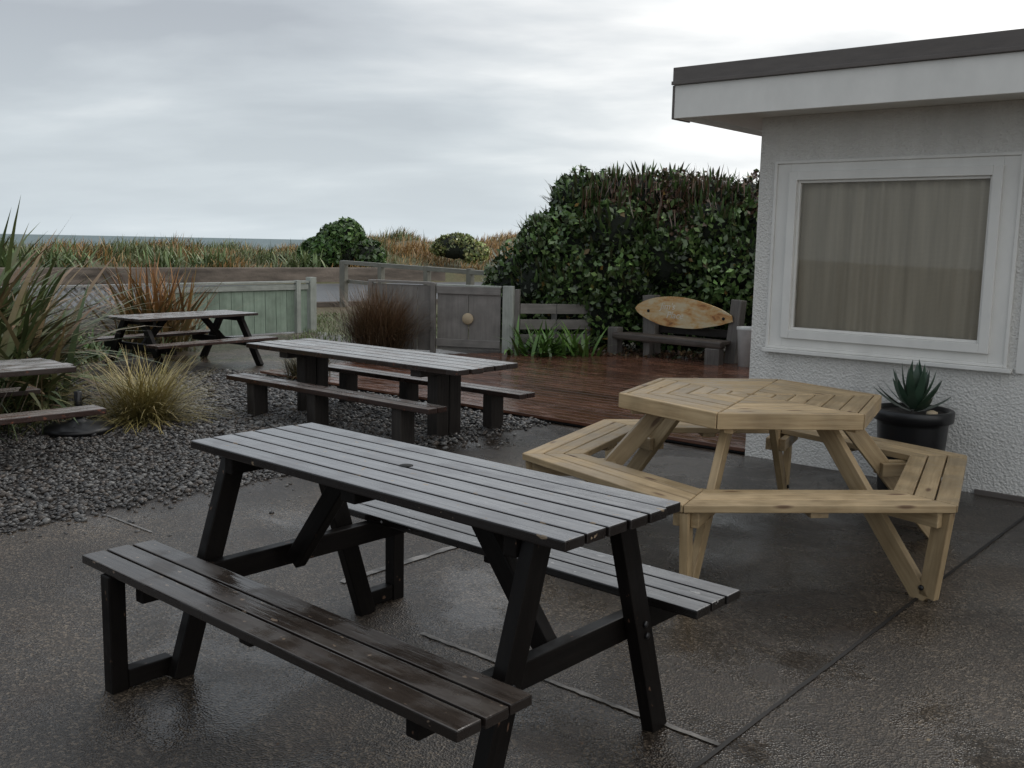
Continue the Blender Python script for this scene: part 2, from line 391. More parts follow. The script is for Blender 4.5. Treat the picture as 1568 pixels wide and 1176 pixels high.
def pedestal(name,loc,yaw,L,W,zt,zb,vi,vo,Lb,xs_,bx_):
    T=empty(name,(*loc,0),yaw); nb=5; b=W/nb
    for i in range(nb):
        y=-W/2+b*(i+.5); beam(T,'top_board_%d'%i,(-L/2+rng.uniform(-.02,.02),y,zt-.018+rng.uniform(-.002,.002)),(L/2+rng.uniform(-.02,.02),y,zt-.018),b-.012,.036,M_mid,bev=.006)
    for s in (-1,1):
        bb=(vo-vi)/2
        for k in range(2): beam(T,'seat_board_%d_%d'%(s,k),(-Lb/2+rng.uniform(-.02,.02),s*(vi+bb*(k+.5)),zb-.018),(Lb/2,s*(vi+bb*(k+.5)),zb-.018),bb-.008,.036,M_midb,bev=.006)
        for x in bx_: beam(T,'seat_leg',(x,s*(vi+vo)/2,zb-.037),(x,s*(vi+vo)/2,0),.13,.09,M_post,up=(1,0,0),bev=.008)
    for x in xs_:
        for s in (-1,1): beam(T,'post',(x,s*.062,zt-.085),(x,s*.062,0),.115,.10,M_post,up=(1,0,0),bev=.01)
        beam(T,'bearer',(x,-W/2+.04,zt-.061),(x,W/2-.04,zt-.061),.10,.048,M_post)
    beam(T,'stretcher',(xs_[0]+.05,0,zt-.065),(xs_[1]-.05,0,zt-.065),.06,.045,M_post)
pedestal('picnic_table',(-1.02,7.32),-.70,2.28,.64,.53,.30,.36,.54,2.2,(-.72,.72),(-.82,-.1,.78))
pedestal('picnic_table',(-3.49,5.84),.80,1.6,.60,.53,.30,.42,.61,1.66,(-.55,.25),(-.62,.12))

def hex_table():
    T=empty('hexagonal_picnic_table',(1.095,4.509,0),.07); zt,zb=.685,.405
    def vx(R,k): a=k*math.pi/3; return Vector((R*math.cos(a),R*math.sin(a)))
    def ring(nm,R0,R1,z0,z1,k,gap=.004):
        a0,a1,b0,b1=vx(R0,k),vx(R0,k+1),vx(R1,k),vx(R1,k+1)
        e=(b1-b0).normalized(); g=e*gap*.6
        poly=[tuple(p) for p in (a0+g,a1-g,b1-g,b0+g)]
        prism(T,nm,poly[::-1],z0,z1,M_pine,bev=.003,origin=tuple((a0+b1)/2),xdir=tuple(e))
    Rs=[.02,.112,.204,.296,.388,.480,.572]
    for k in range(6):
        for j in range(6): ring('top_board_%d_%d'%(k,j),Rs[j]+.006,Rs[j+1],zt-.03,zt+rng.uniform(-.001,.001),k)
        ring('top_rim_%d'%k,.579,.614,zt-.066,zt+.001,k)
        B=[.76,.853,.946]
        for j in range(2): ring('seat_board_%d_%d'%(k,j),B[j]+.008,B[j+1],zb-.03,zb,k)
        ring('seat_board_%d_2'%k,.954,1.046,zb-.03,zb,k)
    for k in range(6):
        a=k*math.pi/3; r=Vector((math.cos(a),math.sin(a),0)); p=Vector((-r.y,r.x,0))
        def pt(R,z,o=0): return r*R+p*o+Vector((0,0,z))
        beam(T,'leg_%d'%k,pt(.38,zt-.034,.0),pt(.94,.0,.0),.078,.034,M_pine,up=tuple(p))
        beam(T,'outer_strut_%d'%k,pt(.995,zb-.032),pt(.955,.02),.07,.034,M_pine,up=tuple(p))
        for o in (-.034,.034):
            beam(T,'seat_bearer_%d'%k,pt(.62,zb-.063,o),pt(1.0,zb-.063,o),.032,.062,M_pine)
        beam(T,'top_bearer_%d'%k,pt(.05,zt-.060,.036),pt(.56,zt-.060,.036),.036,.056,M_pine)
        m_=(vx(1,k)+vx(1,k+1))/2; m3=Vector((m_.x,m_.y,0)); 
        beam(T,'seat_batten_%d'%k,m3*.78+Vector((0,0,zb-.042)),m3*1.03+Vector((0,0,zb-.042)),.07,.022,M_pine)
        o=lathe(T,'foot_bolt_%d'%k,[(.011,0),(.011,.007),(.005,.010)],M_black,seg=10)
        o.matrix_local=Matrix.Translation(pt(.935,.055,-.018))@Matrix((( *(-p).cross(r),0),( *r,0),( *(-p),0),(0,0,0,1))).transposed()
hex_table()

# ------------------------------------------------------------------ building
Bd=empty('beach_house',(*O2,0),YAW)
def bx(nm,x0,x1,y0,y1,z0,z1,mat,bev=0):
    return beam(Bd,nm,((x0),(y0+y1)/2,(z0+z1)/2),((x1),(y0+y1)/2,(z0+z1)/2),abs(y1-y0),abs(z1-z0),mat,bev=bev)
H=2.15; wx0,wx1,wz0,wz1=.245,1.40,.835,1.775
bx('wall_left_of_window',0,wx0,0,.15,0,H,M_stucco,.0)
bx('wall_right_of_window',wx1,6.5,0,.15,0,H,M_stucco)
bx('wall_below_window',wx0,wx1,0,.15,0,wz0,M_stucco)
bx('wall_above_window',wx0,wx1,0,.15,wz1,H,M_stucco)
bx('side_wall',0,.15,.15,5,0,H,M_stucco)
bx('back_wall',.15,6.5,4.85,5,0,H,M_stucco)
bx('end_wall',6.35,6.5,.15,4.85,0,H,M_stucco)
bx('floor',.15,6.35,.15,4.85,0,.05,M_dark)
bx('plinth',1.42,6.5,-.02,-.001,.0,.03,M_roof,.003)
def frame(nm,x0,x1,z0,z1,w,y0,y1,mat,bev=.003,wt=None):
    wt=wt or w
    bx(nm+'_left',x0,x0+w,y0,y1,z0,z1,mat,bev); bx(nm+'_right',x1-w,x1,y0,y1,z0,z1,mat,bev)
    bx(nm+'_top',x0+w,x1-w,y0-.001,y1,z1-wt,z1,mat,bev); bx(nm+'_bottom',x0+w,x1-w,y0-.001,y1,z0,z0+w,mat,bev)
frame('outer_moulding',.11,1.53,.725,1.88,.018,-.022,0,M_white)
frame('casing',.128,1.512,.743,1.862,.085,-.010,0,M_white)
bx('sill',.10,1.56,-.05,0,.700,.724,M_white,.004)
frame('window_frame',.213,1.432,.795,1.812,.052,-.034,.03,M_white)
frame('sash',.265,1.38,.847,1.76,.016,-.01,.03,M_white)
bx('wall_batten',1.575,1.625,-.02,0,.70,2.1,M_white,.004)
m,nt,P=new_mat('mat_window_glass'); nt.nodes.remove(P)
gl=N(nt,'ShaderNodeBsdfGlossy'); gl.inputs['Roughness'].default_value=.02; tr=N(nt,'ShaderNodeBsdfTransparent'); tr.inputs[0].default_value=(.93,.93,.91,1)
fr=N(nt,'ShaderNodeFresnel'); fr.inputs[0].default_value=1.45; mx=N(nt,'ShaderNodeMixShader')
nt.links.new(fr.outputs[0],mx.inputs[0]); nt.links.new(tr.outputs[0],mx.inputs[1]); nt.links.new(gl.outputs[0],mx.inputs[2]); nt.links.new(mx.outputs[0],nt.nodes['Material Output'].inputs[0])
me=bpy.data.meshes.new('glass'); me.from_pydata([(.28,.008,.86),(1.365,.008,.86),(1.365,.008,1.745),(.28,.008,1.745)],[],[(0,1,2,3)]); link('window_glass',me,m,Bd)
m,nt,P=new_mat('mat_net_curtain')
c=mix(nt,.7,(.66,.60,.505),ramp(nt,noise(nt,mapping(nt,(9,1,.5)),1.5,4,.6),[(.3,.68),(.7,1.1)]),'MULTIPLY')
wv=N(nt,'ShaderNodeTexWave'); wv.inputs['Scale'].default_value=45; wv.bands_direction='Z'; wv.inputs['Distortion'].default_value=1.5; nt.links.new(mapping(nt,(1,1,1)),wv.inputs['Vector'])
c=mix(nt,.14,c,wv.outputs[0],'MULTIPLY'); nt.links.new(c,P.inputs['Base Color']); P.inputs['Roughness'].default_value=.9; P.inputs['Specular IOR Level'].default_value=.1
xsn=np.linspace(.17,1.48,260); zz=np.array([.72,1.2,1.85])
yy=.050+.009*np.sin(xsn*62+np.sin(xsn*9)*2)+.006*np.sin(xsn*23)
V=np.array([(x,yy[i]+.003*j,z) for j,z in enumerate(zz) for i,x in enumerate(xsn)])
V[:,0]=V[:,0].clip(.247,1.398); V[:,2]=V[:,2].clip(.837,1.773)
idx=np.arange(3*260).reshape(3,260)
F=np.stack([idx[:-1,:-1],idx[:-1,1:],idx[1:,1:],idx[1:,:-1]],-1).reshape(-1,4)
fastmesh('curtain',V,F,np.ones((len(V),3)),m,Bd,smooth=True)
OH,OF=.355,.47
bx('soffit',-OH+.02,6.9,-OF+.02,5.3,H+.001,H+.03,M_white)
bx('fascia_front',-OH,6.9,-OF,-OF+.02,H-.03,H+.165,M_white,.003)
bx('fascia_side',-OH,-OH+.02,-OF+.02,5.3,H-.03,H+.165,M_white,.003)
bx('corner_flashing',-OH-.014,-OH-.001,-OF-.004,-OF+.20,H-.035,H+.165,M_roof,.002)
bx('roof_edge',-OH-.01,6.95,-OF-.012,-OF+.03,H+.166,H+.270,M_roof,.004)
bx('roof_edge_lip',-OH-.014,6.95,-OF-.022,-OF-.012,H+.166,H+.188,M_roof,.003)
bx('roof_edge_side',-OH-.01,-OH+.03,-OF+.03,5.35,H+.166,H+.270,M_roof,.004)
bx('roof_deck',-OH+.03,6.9,-OF+.03,5.3,H+.17,H+.26,M_roof)

# ------------------------------------------------------------------ fences
def boards(parent,a,b,z0,z1a,z1b,bw_,mat,th=.02,gap=.004,skip=None):
    a=Vector(a);b=Vector(b); L=(b-a).length; d=(b-a)/L; n=max(1,round(L/bw_)); w=L/n
    for i in range(n):
        p=a+d*w*(i+.5); t=(i+.5)/n; z1=z1a*(1-t)+z1b*t
        beam(parent,'board_%d'%i,(p.x,p.y,z0),(p.x,p.y,z1),w-gap,th,mat,up=(-d.y,d.x,0),bev=.003)
fl=empty('sage_green_fence'); A=(-4.45,12.9);B=(-3.02,14.60)
boards(fl,A,B,.02,.70,.70,.19,M_sage,gap=.008)
beam(fl,'cap',(A[0],A[1],.735),(B[0],B[1],.735),.10,.03,M_gpost)
beam(fl,'top_rail',(A[0]+.02,A[1]-.02,.66),(B[0]+.02,B[1]-.02,.66),.03,.07,M_gpost)
beam(fl,'end_post',(-2.97,14.66,0),(-2.97,14.66,.80),.11,.11,M_gpost,up=(.64,.76,0))
beam(fl,'end_post_b',(-3.12,14.42,0),(-3.12,14.42,.76),.07,.07,M_gpost,up=(.64,.76,0))
lf=empty('lattice_fence'); A=np.array((-6.9,10.05)); B=np.array((-4.5,12.85)); Lc=np.linalg.norm(B-A); dd=(B-A)/Lc
beam(lf,'cap',(*A,.735),(*B,.735),.08,.03,M_lat); beam(lf,'bottom_rail',(*A,.33),(*B,.33),.03,.05,M_lat)
s=0
while s<Lc:
    for sg in (-1,1):
        s0,s1=(s,s+.34) if sg>0 else (s+.34,s)
        if max(s0,s1)>Lc: continue
        off=.012*sg; nn_=np.array([dd[1],-dd[0]])*off
        beam(lf,'slat',(*(A+dd*s0+nn_),.36),(*(A+dd*s1+nn_),.71),.03,.008,M_lat,up=(dd[1],-dd[0],0),bev=0)
    s+=.12
boards(lf,tuple(A),tuple(B),.01,.30,.30,.16,M_gfence)
for s in (0,Lc/2,Lc): beam(lf,'post',(*(A+dd*s),0),(*(A+dd*s),.76),.08,.08,M_lat,up=(dd[1],-dd[0],0))

gf=empty('grey_fence'); A=Vector((-1.78,12.46)); B=Vector((-.98,12.22)); C_=Vector((-.12,11.97))
boards(gf,A,B,.02,.82,.82,.19,M_gfence,gap=.008)
beam(gf,'cap',(A.x-.02,A.y,.855),(B.x,B.y,.845),.07,.03,M_gfence)
beam(gf,'post_mid',(B.x,B.y-.02,0),(B.x,B.y-.02,.85),.06,.06,M_gfence,up=(.27,.96,0))
beam(gf,'post_left',(A.x,A.y-.02,0),(A.x,A.y-.02,.85),.06,.06,M_gfence,up=(.27,.96,0))
gt=empty('garden_gate'); dg=(C_-B).normalized(); B2=B+dg*.05; C2=C_-dg*.03; nf=Vector((dg.y,-dg.x))
boards(gt,B2,C2,.05,.77,.76,.42,M_gfence,gap=.010)
for z in (.77,.13): beam(gt,'rail',(B2.x+nf.x*.02,B2.y+nf.y*.02,z),(C2.x+nf.x*.02,C2.y+nf.y*.02,z),.03,.09,M_gfence)
beam(gt,'cap',(B2.x,B2.y,.83),(C2.x,C2.y,.825),.06,.02,M_gpost)
mid=(B2+C2)/2+nf*.022
o=lathe(gt,'round_wooden_handle',[(.062,0),(.07,.008),(.07,.025),(.06,.035)],M_disc)
o.matrix_local=Matrix.Translation((mid.x,mid.y,.43))@Matrix(((dg.x,0,nf.x,0),(dg.y,0,nf.y,0),(0,1,0,0),(0,0,0,1)))
gp=empty('gate_post')
beam(gp,'post',(-.06,11.94,0),(-.06,11.94,.84),.13,.07,M_gpost,up=(.27,.96,0))
beam(gp,'post_edge',(.045,11.99,0),(.045,11.99,.80),.06,.06,M_gfence,up=(.27,.96,0))
rf=empty('rail_fence')
for z in (.20,.38,.57): beam(rf,'rail_%d'%(z*100),(.08,12.0,z),(.95,12.45,z-.02),.025,.12,M_gfence)
for x,y in ((.5,12.25),(.93,12.47)): beam(rf,'post',(x,y,0),(x,y,.62),.07,.07,M_dkrail,up=(0,1,0))
rr=empty('roadside_rail'); A=Vector((-3.45,20.3)); B=Vector((-.35,16.0))
for t in (0,.30,.62,.88):
    p=A.lerp(B,t); beam(rr,'post',(p.x,p.y,0),(p.x,p.y,.92),.10 if t else .15,.10,M_rail,up=(.6,.8,0))
beam(rr,'top_rail',(A.x-.05,A.y+.1,.90),(B.x,B.y,.86),.09,.075,M_rail)
beam(rr,'lower_rail',(A.x+.1,A.y,.52),(B.x,B.y,.50),.05,.07,M_rail)

# ------------------------------------------------------------------ bench + surfboard sign
sb=empty('driftwood_bench',(1.24,12.05,0),-.70)
beam(sb,'seat_log',(.02,-.05,.275),(1.48,-.05,.265),.12,.085,M_log,bev=.025)
beam(sb,'seat_plank',(.05,.13,.285),(1.45,.13,.28),.18,.04,M_log,bev=.01)
beam(sb,'left_post',(0,.0,0),(0,.0,.37),.13,.14,M_spost,up=(1,0,0),bev=.012)
beam(sb,'right_leg',(1.38,-.06,0),(1.38,-.06,.225),.12,.18,M_spost,up=(1,0,0),bev=.012)
beam(sb,'left_leg',(.45,.04,0),(.45,.04,.23),.10,.09,M_spost,up=(1,0,0),bev=.012)
beam(sb,'back_post_left',(.36,.27,0),(.30,.30,.76),.14,.17,M_spost,up=(1,0,0),bev=.012)
beam(sb,'back_post_right',(1.44,.24,0),(1.48,.28,.76),.14,.13,M_spost,up=(1,0,0),bev=.012)
beam(sb,'back_rail',(.3,.33,.36),(1.5,.33,.36),.04,.09,M_post)
m,nt,P=new_mat('mat_painted_surfboard')
c=ramp(nt,noise(nt,mapping(nt,(2,3,5)),2.0,5,.7,.4),[(.28,(.12,.06,.03)),(.38,(.46,.21,.07)),(.46,(.58,.36,.15)),(.60,(.62,.52,.34))])
nt.links.new(c,P.inputs['Base Color']); P.inputs['Roughness'].default_value=.45
SB=empty('surfboard_sign',(1.24,12.05,0),-.70)
ks=48; top=[];bot=[]
for i in range(ks+1):
    t=i/ks; x=.17+1.28*t
    hw=.185*(max(0,math.sin(math.pi*min(1,(t*.93)**.80)))**.78)
    if t>.88: hw*= (1-.25*((t-.88)/.12)**2)
    sk=.05*(t-.5); b_=.01*math.sin(t*17)
    top.append((x,.575-sk+hw)); bot.append((x+.015*(t>.97),.575-sk-hw*.95+.4*b_*(1-t)*t*4))
poly=top+bot[::-1]
bm=bmesh.new(); vs0=[bm.verts.new((x,.185,z)) for x,z in poly]; vs1=[bm.verts.new((x,.155,z)) for x,z in poly]
bm.faces.new(vs0); bm.faces.new(vs1[::-1])
for i in range(len(poly)): j=(i+1)%len(poly); bm.faces.new((vs0[i],vs0[j],vs1[j],vs1[i]))
bmesh.ops.remove_doubles(bm,verts=bm.verts[:],dist=.0005); bmesh.ops.recalc_face_normals(bm,faces=bm.faces[:])
me=bpy.data.meshes.new('board'); bm.to_mesh(me); bm.free(); link('surfboard',me,m,SB)
for x,z in ((.36,.58),(1.36,.545)): 
    o=lathe(SB,'bolt',[(.018,0),(.018,.006)],M_dark,seg=12); o.matrix_local=Matrix.Translation((x,.1545,z))@Matrix.Rotation(math.pi/2,4,'X')
M_let=simple('mat_faded_lettering',(.72,.67,.56),.6)
for tx,lx,lz,sz_ in (("Jim's",.62,.61,.11),("Place",.72,.51,.11)):
    cu=bpy.data.curves.new('lettering','FONT'); cu.body=tx; cu.size=sz_; cu.extrude=.001; cu.align_x='CENTER'; cu.shear=.3
    to=bpy.data.objects.new('lettering',cu); COL.objects.link(to); to.parent=SB
    to.matrix_local=Matrix.Translation((lx,.153,lz))@Matrix.Rotation(math.pi/2,4,'X'); cu.materials.append(M_let)
lathe(None,'white_bucket',[(.09,0),(.12,.44),(.128,.45),(.128,.48),(.11,.48),(.105,.40)],M_bucket,(2.60,11.0,.0))

# ------------------------------------------------------------------ pots, umbrella base
pt=empty('potted_agave',(2.22,5.44,0))
lathe(pt,'pot',[(.15,0),(.16,.02),(.185,.40),(.19,.42),(.21,.425),(.213,.48),(.205,.487),(.185,.485),(.18,.44),(.17,.44)],M_black,seg=48)
lathe(pt,'potting_soil',[(.182,.45),(.182,.465)],M_soil)
n=30; az=np.arange(n)*2.4; ring_=np.linspace(0,1,n)
B=np.c_[np.cos(az)*.02,np.sin(az)*.02,np.full(n,.47)+.06*ring_]
L=.25*(1-.15*ring_)*rng.uniform(.85,1.1,n)
blades('agave_leaves',B,az,L,np.full(n,.058),1.35-1.15*ring_,-.45*np.ones(n),pal(n,[(.06,.10,.06),(.07,.12,.08)],.15),pal(n,[(.04,.075,.05)],.15),M_leaf,K=6,parent=pt)
lathe(pt,'pebble',[(.012,0),(.03,.012),(.028,.028),(.008,.036)],M_disc,(.04,-.15,.465),seg=12)
um=empty('umbrella_base',(-2.96,6.72,.018))
lathe(um,'disc',[(.225,0),(.23,.02),(.215,.035),(.08,.065),(.045,.08),(.045,.085)],M_black,seg=48)
lathe(um,'tube',[(.026,.07),(.026,.27),(.02,.275)],M_black,seg=20)

# ------------------------------------------------------------------ vegetation
def bumps(p,f=1.0):
    return (np.sin(p[:,0]*5.1*f+1.3)*np.sin(p[:,1]*4.3*f+.4)+np.sin(p[:,2]*6.2*f+2.1)*np.sin(p[:,0]*3.7*f-p[:,2]*2*f)+.6*np.sin(p[:,0]*13*f)*np.sin(p[:,2]*12*f+p[:,1]*9*f))
def bush(name,lobes,n,size,cols,brown=None,zground=0,f=1.0,amp=.07):
    E=empty(name)
    lobes=np.array(lobes); vol=lobes[:,3]*lobes[:,4]+lobes[:,4]*lobes[:,5]+lobes[:,3]*lobes[:,5]; pr=vol/vol.sum()
    k=rng.choice(len(lobes),n,p=pr); c=lobes[k,:3]; r=lobes[k,3:6]
    d=rng.normal(size=(n,3)); d/=np.linalg.norm(d,axis=1)[:,None]
    rad=1-np.abs(rng.normal(0,.09,n))+rng.uniform(0,.05,n)
    P=c+d*r*rad[:,None]; b=bumps(P,f); P=P+d*(b*amp)[:,None]*r.mean(1)[:,None]
    keep=P[:,2]>zground+.02
    for l in lobes: keep&=~((((P-l[:3])/l[3:6])**2).sum(1)<.60)
    tint=rng.uniform(.8,1.3,len(lobes))[k]
    P,d,b,rad,tint=P[keep],d[keep],b[keep],rad[keep],tint[keep]; n=len(P)
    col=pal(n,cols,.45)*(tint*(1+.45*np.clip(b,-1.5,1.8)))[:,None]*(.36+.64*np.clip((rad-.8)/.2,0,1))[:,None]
    sz=size*rng.uniform(.6,1.35,n)
    if brown is not None:
        pb=brown(P); mb=rng.random(n)<pb; col[mb]=pal(mb.sum(),[(.10,.06,.035),(.07,.04,.03),(.14,.09,.055)],.3); sz[mb]*=.7
        mb=rng.random(n)<.02; col[mb]=pal(mb.sum(),[(.22,.14,.04),(.16,.15,.04)],.3)
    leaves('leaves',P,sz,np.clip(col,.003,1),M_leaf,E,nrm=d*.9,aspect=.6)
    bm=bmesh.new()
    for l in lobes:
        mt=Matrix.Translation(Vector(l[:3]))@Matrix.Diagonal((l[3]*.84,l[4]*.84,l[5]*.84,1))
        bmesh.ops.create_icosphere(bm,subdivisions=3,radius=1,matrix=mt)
    me=bpy.data.meshes.new('core'); bm.to_mesh(me); bm.free(); link('dark_core',me,M_core,E)  # solid near-black core added inside the leaves; its colour stands in for inner shade
    return E
hl=[(1.2,13.2,1.15,1.0,1.0,1.05),(2.15,13.2,1.15,1.1,1.0,1.08),(3.2,12.9,1.1,1.1,1.05,1.08),(4.4,12.2,1.1,1.3,1.2,1.1),
    (.15,13.5,.62,.60,.6,.70),(.48,13.1,1.28,.42,.5,.50),(1.0,13.0,.5,.9,.65,.6),(2.2,13.0,.5,1.0,.6,.6),(3.5,12.4,.6,.8,.7,.7),
    (.85,13.0,1.84,.44,.5,.42),(1.20,12.9,1.90,.40,.4,.36),(1.60,12.8,1.95,.36,.35,.33),(2.0,13.0,1.96,.42,.5,.35),(2.5,12.9,1.93,.40,.4,.32),(3.0,12.8,1.86,.5,.5,.34),(3.5,12.5,1.80,.5,.5,.33),(.5,13.3,.45,.6,.5,.5),
    (.35,12.95,.85,.35,.35,.4),(1.9,12.55,1.25,.5,.4,.5),(2.8,12.35,1.15,.5,.4,.45),(1.2,12.5,1.5,.4,.35,.4),(.75,12.65,.85,.4,.35,.42),(1.45,12.55,.85,.4,.3,.35),(2.4,12.45,1.6,.38,.35,.35)]
def brown(P): 
    t=sm(1.48,2.12,P[:,2]+.16*np.sin(P[:,0]*7)+.14*np.sin(P[:,0]*3+2))*sm(.9,1.6,P[:,0]); return .85*t
hd=bush('hedge',hl,56000,.088,[(.050,.090,.026),(.068,.12,.034),(.036,.066,.021),(.12,.18,.058),(.08,.11,.05)],brown,amp=.11)
n=2200
x=rng.uniform(.8,3.9,n); y=12.75+rng.normal(0,.25,n); zt_=2.06+.08*np.sin(x*6)+.05*np.sin(x*13)+rng.uniform(-.45,.0,n)
B=np.c_[x,y,zt_]
blades('top_twigs',B,rng.uniform(0,6.28,n),rng.uniform(.10,.32,n),np.full(n,.014),rng.uniform(0,.5,n),rng.uniform(-.2,.5,n),pal(n,[(.08,.045,.03)]),pal(n,[(.15,.085,.045),(.08,.08,.04),(.12,.06,.04)]),M_leaf,K=3,parent=hd)
n=3600
k=rng.choice(len(hl),n); l=np.array(hl)[k]; d=rng.normal(size=(n,3)); d[:,2]=abs(d[:,2])*.6; d/=np.linalg.norm(d,axis=1)[:,None]
B=l[:,:3]+d*l[:,3:6]*.97
blades('shoots',B,np.arctan2(d[:,1],d[:,0]),rng.uniform(.06,.22,n),np.full(n,.038),rng.uniform(.1,1.2,n),rng.uniform(-.3,.5,n),pal(n,[(.045,.075,.028)]),pal(n,[(.13,.22,.065),(.08,.14,.045),(.08,.06,.035)]),M_leaf,K=3,parent=hd)

bush('dune_shrub',[(-5.95,34.3,1.05,1.0,.9,.85),(-6.6,34.5,.8,.8,.8,.7),(-5.2,34.6,.8,.75,.8,.65),(-5.7,34.0,1.5,.6,.6,.5)],7000,.19,[(.045,.09,.028),(.06,.115,.035),(.09,.145,.045)],zground=.3,f=.5,amp=.12)
bush('dune_shrub',[(-2.3,37.5,1.15,.75,.7,.5),(-1.7,37.4,1.0,.6,.6,.4)],3500,.15,[(.21,.25,.09),(.26,.25,.10),(.16,.20,.07)],zground=.3,f=.5,amp=.2)

def flax(name,loc,n,L,W,cols,tips,sp=.12,th=(.05,.9),curl=(.2,1.1),mat=M_grass,K=7,az=None):
    B=np.c_[loc[0]+rng.normal(0,sp,n),loc[1]+rng.normal(0,sp,n),np.full(n,loc[2] if len(loc)>2 else 0.)]
    az_=rng.uniform(0,6.283,n)
    return blades(name,B,az_,L*rng.uniform(.6,1.1,n),W*rng.uniform(.7,1.2,n),rng.uniform(*th,n),rng.uniform(*curl,n),pal(n,cols),pal(n,tips,.3),mat,K=K)
G1=[(.055,.088,.03),(.08,.105,.038),(.04,.06,.024)]; T1=[(.13,.165,.06),(.18,.175,.08),(.08,.115,.045)]
TB=T1+[(.27,.18,.10),(.22,.13,.08)]
flax('flax_bush',(-4.50,8.4),240,1.65,.072,G1,TB,.20,(.05,1.0),(.3,1.4))
flax('flax_bush',(-3.72,7.35),190,1.15,.060,G1,TB,.14,(.2,1.2),(.4,1.4))
flax('flax_bush',(-4.15,7.6),190,1.60,.068,G1,TB,.18,(.05,.9),(.5,1.5))
flax('flax_bush',(-4.2,11.75),260,1.15,.040,[(.13,.10,.035),(.09,.09,.035)],[(.36,.17,.06),(.26,.17,.06),(.12,.13,.05),(.46,.24,.11),(.20,.09,.04)],.16,(.0,.85),(.0,.8))
flax('flax_bush',(-5.6,11.0),70,.75,.045,G1,T1,.25,(.05,.9),(.2,1.2))
flax('flax_bush',(-5.2,9.6),140,.85,.05,G1,TB,.25,(.05,.9),(.2,1.2))
flax('yellow_tussock',(-2.70,7.22),1500,.66,.0075,[(.13,.12,.04),(.20,.17,.06)],[(.42,.34,.12),(.30,.25,.09),(.50,.40,.19)],.08,(.35,1.45),(.3,1.1),K=6)
flax('bronze_tussock',(-1.62,11.95),2300,.90,.007,[(.055,.035,.02),(.08,.05,.028)],[(.17,.095,.05),(.13,.08,.042),(.22,.145,.08)],.12,(.0,.80),(.1,1.1),K=5)
flax('bronze_tussock',(-2.0,9.6),600,.4,.007,[(.06,.05,.02)],[(.16,.13,.06),(.11,.09,.045)],.08,(.1,1.0),(.3,1.3),K=5)
flax('agapanthus',(.35,11.80),90,.56,.055,[(.06,.12,.025)],[(.14,.26,.055),(.10,.20,.045)],.14,(.15,1.1),(.2,1.2),M_leaf)
flax('agapanthus',(.72,11.85),60,.50,.05,[(.06,.12,.025)],[(.14,.25,.055)],.12,(.1,1.0),(.2,1.2),M_leaf)
flax('agapanthus',(-4.55,10.6),60,.45,.035,[(.05,.09,.02)],[(.12,.22,.05)],.12,(.1,1.0),(.2,1.2),M_leaf)
flax('garden_grass',(-3.75,6.7),500,.55,.01,G1,TB,.25,(.1,1.0),(.3,1.5),K=5)
n=4600; x=rng.uniform(-6.5,-3.9,n); y=rng.uniform(6,12.6,n)
keep=(x<-3.95)&~((x>-4.6)&(y>9.4)&(y<11.3)); x,y=x[keep],y[keep]; n=len(x)
blades('border_grass',np.c_[x,y,np.zeros(n)],rng.uniform(0,6.28,n),rng.uniform(.12,.4,n),np.full(n,.018),rng.uniform(.1,1.1,n),rng.uniform(.2,1.3,n),pal(n,G1),pal(n,TB,.3),M_grass,K=4)
n=2500; x=rng.uniform(.2,3.4,n); y=11.55+(3.0-x)*.25+rng.uniform(0,.9,n)-.3
leaves('leaf_litter',np.c_[x,y,rng.uniform(.0,.04,n)+.03],rng.uniform(.03,.07,n),pal(n,[(.11,.06,.035),(.06,.035,.025),(.17,.11,.06),(.04,.05,.02)],.3),M_leaf)
n=260; uu=rng.uniform(-1.5,2.6,n); ww=rng.uniform(-4.6,-.2,n); pp=O2+uu[:,None]*D2+ww[:,None]*M2
leaves('scattered_leaves',np.c_[pp,rng.uniform(.008,.014,n)],rng.uniform(.008,.022,n),pal(n,[(.10,.06,.035),(.05,.035,.025),(.16,.12,.07)],.3),M_leaf,nrm=np.tile([0,0,4.],(n,1)))
n=14000; x=rng.uniform(-6,2.5,n); y=rng.uniform(13,18.2,n); keep=(Q(x,y)<-10.8)&~((x<-3.0)&(y<14.7)); x,y=x[keep],y[keep]; n=len(x)
blades('lawn_verge',np.c_[x,y,np.zeros(n)],rng.uniform(0,6.28,n),rng.uniform(.04,.11,n),np.full(n,.014),rng.uniform(0,.9,n),rng.uniform(0,1,n),pal(n,[(.08,.12,.035)]),pal(n,[(.15,.20,.06),(.12,.17,.05),(.2,.19,.09)]),M_grass,K=2)
# dune grass
n=60000; a=rng.uniform(-14,30,n); q=.35+rng.random(n)**1.3*11; p=W0+a[:,None]*wd+q[:,None]*wn; x,y=p[:,0],p[:,1]
cl=np.sin(x*2.1+1)*np.sin(y*1.7)+np.sin(x*.7-y*.9+2)
keep=rng.random(n)<(.45+.50*cl); x,y,cl=x[keep],y[keep],cl[keep]; n=len(x)
gold=sm(-8,-3,x)*.45+.36+.45*np.sin(x*1.3+y*.8+.5); isg=rng.random(n)<gold
c1=np.where(isg[:,None],pal(n,[(.46,.28,.10),(.50,.34,.15),(.36,.20,.08)],.25),pal(n,[(.17,.21,.08),(.12,.17,.06),(.24,.25,.12)],.25))
blades('dune_grass',np.c_[x,y,gz(x,y)-.03],rng.normal(.3,1.2,n),rng.uniform(.18,.46,n)*(1+.50*cl),np.full(n,.040),rng.uniform(0,.7,n),rng.uniform(.2,1.1,n),c1*.55,c1,M_grass,K=3)
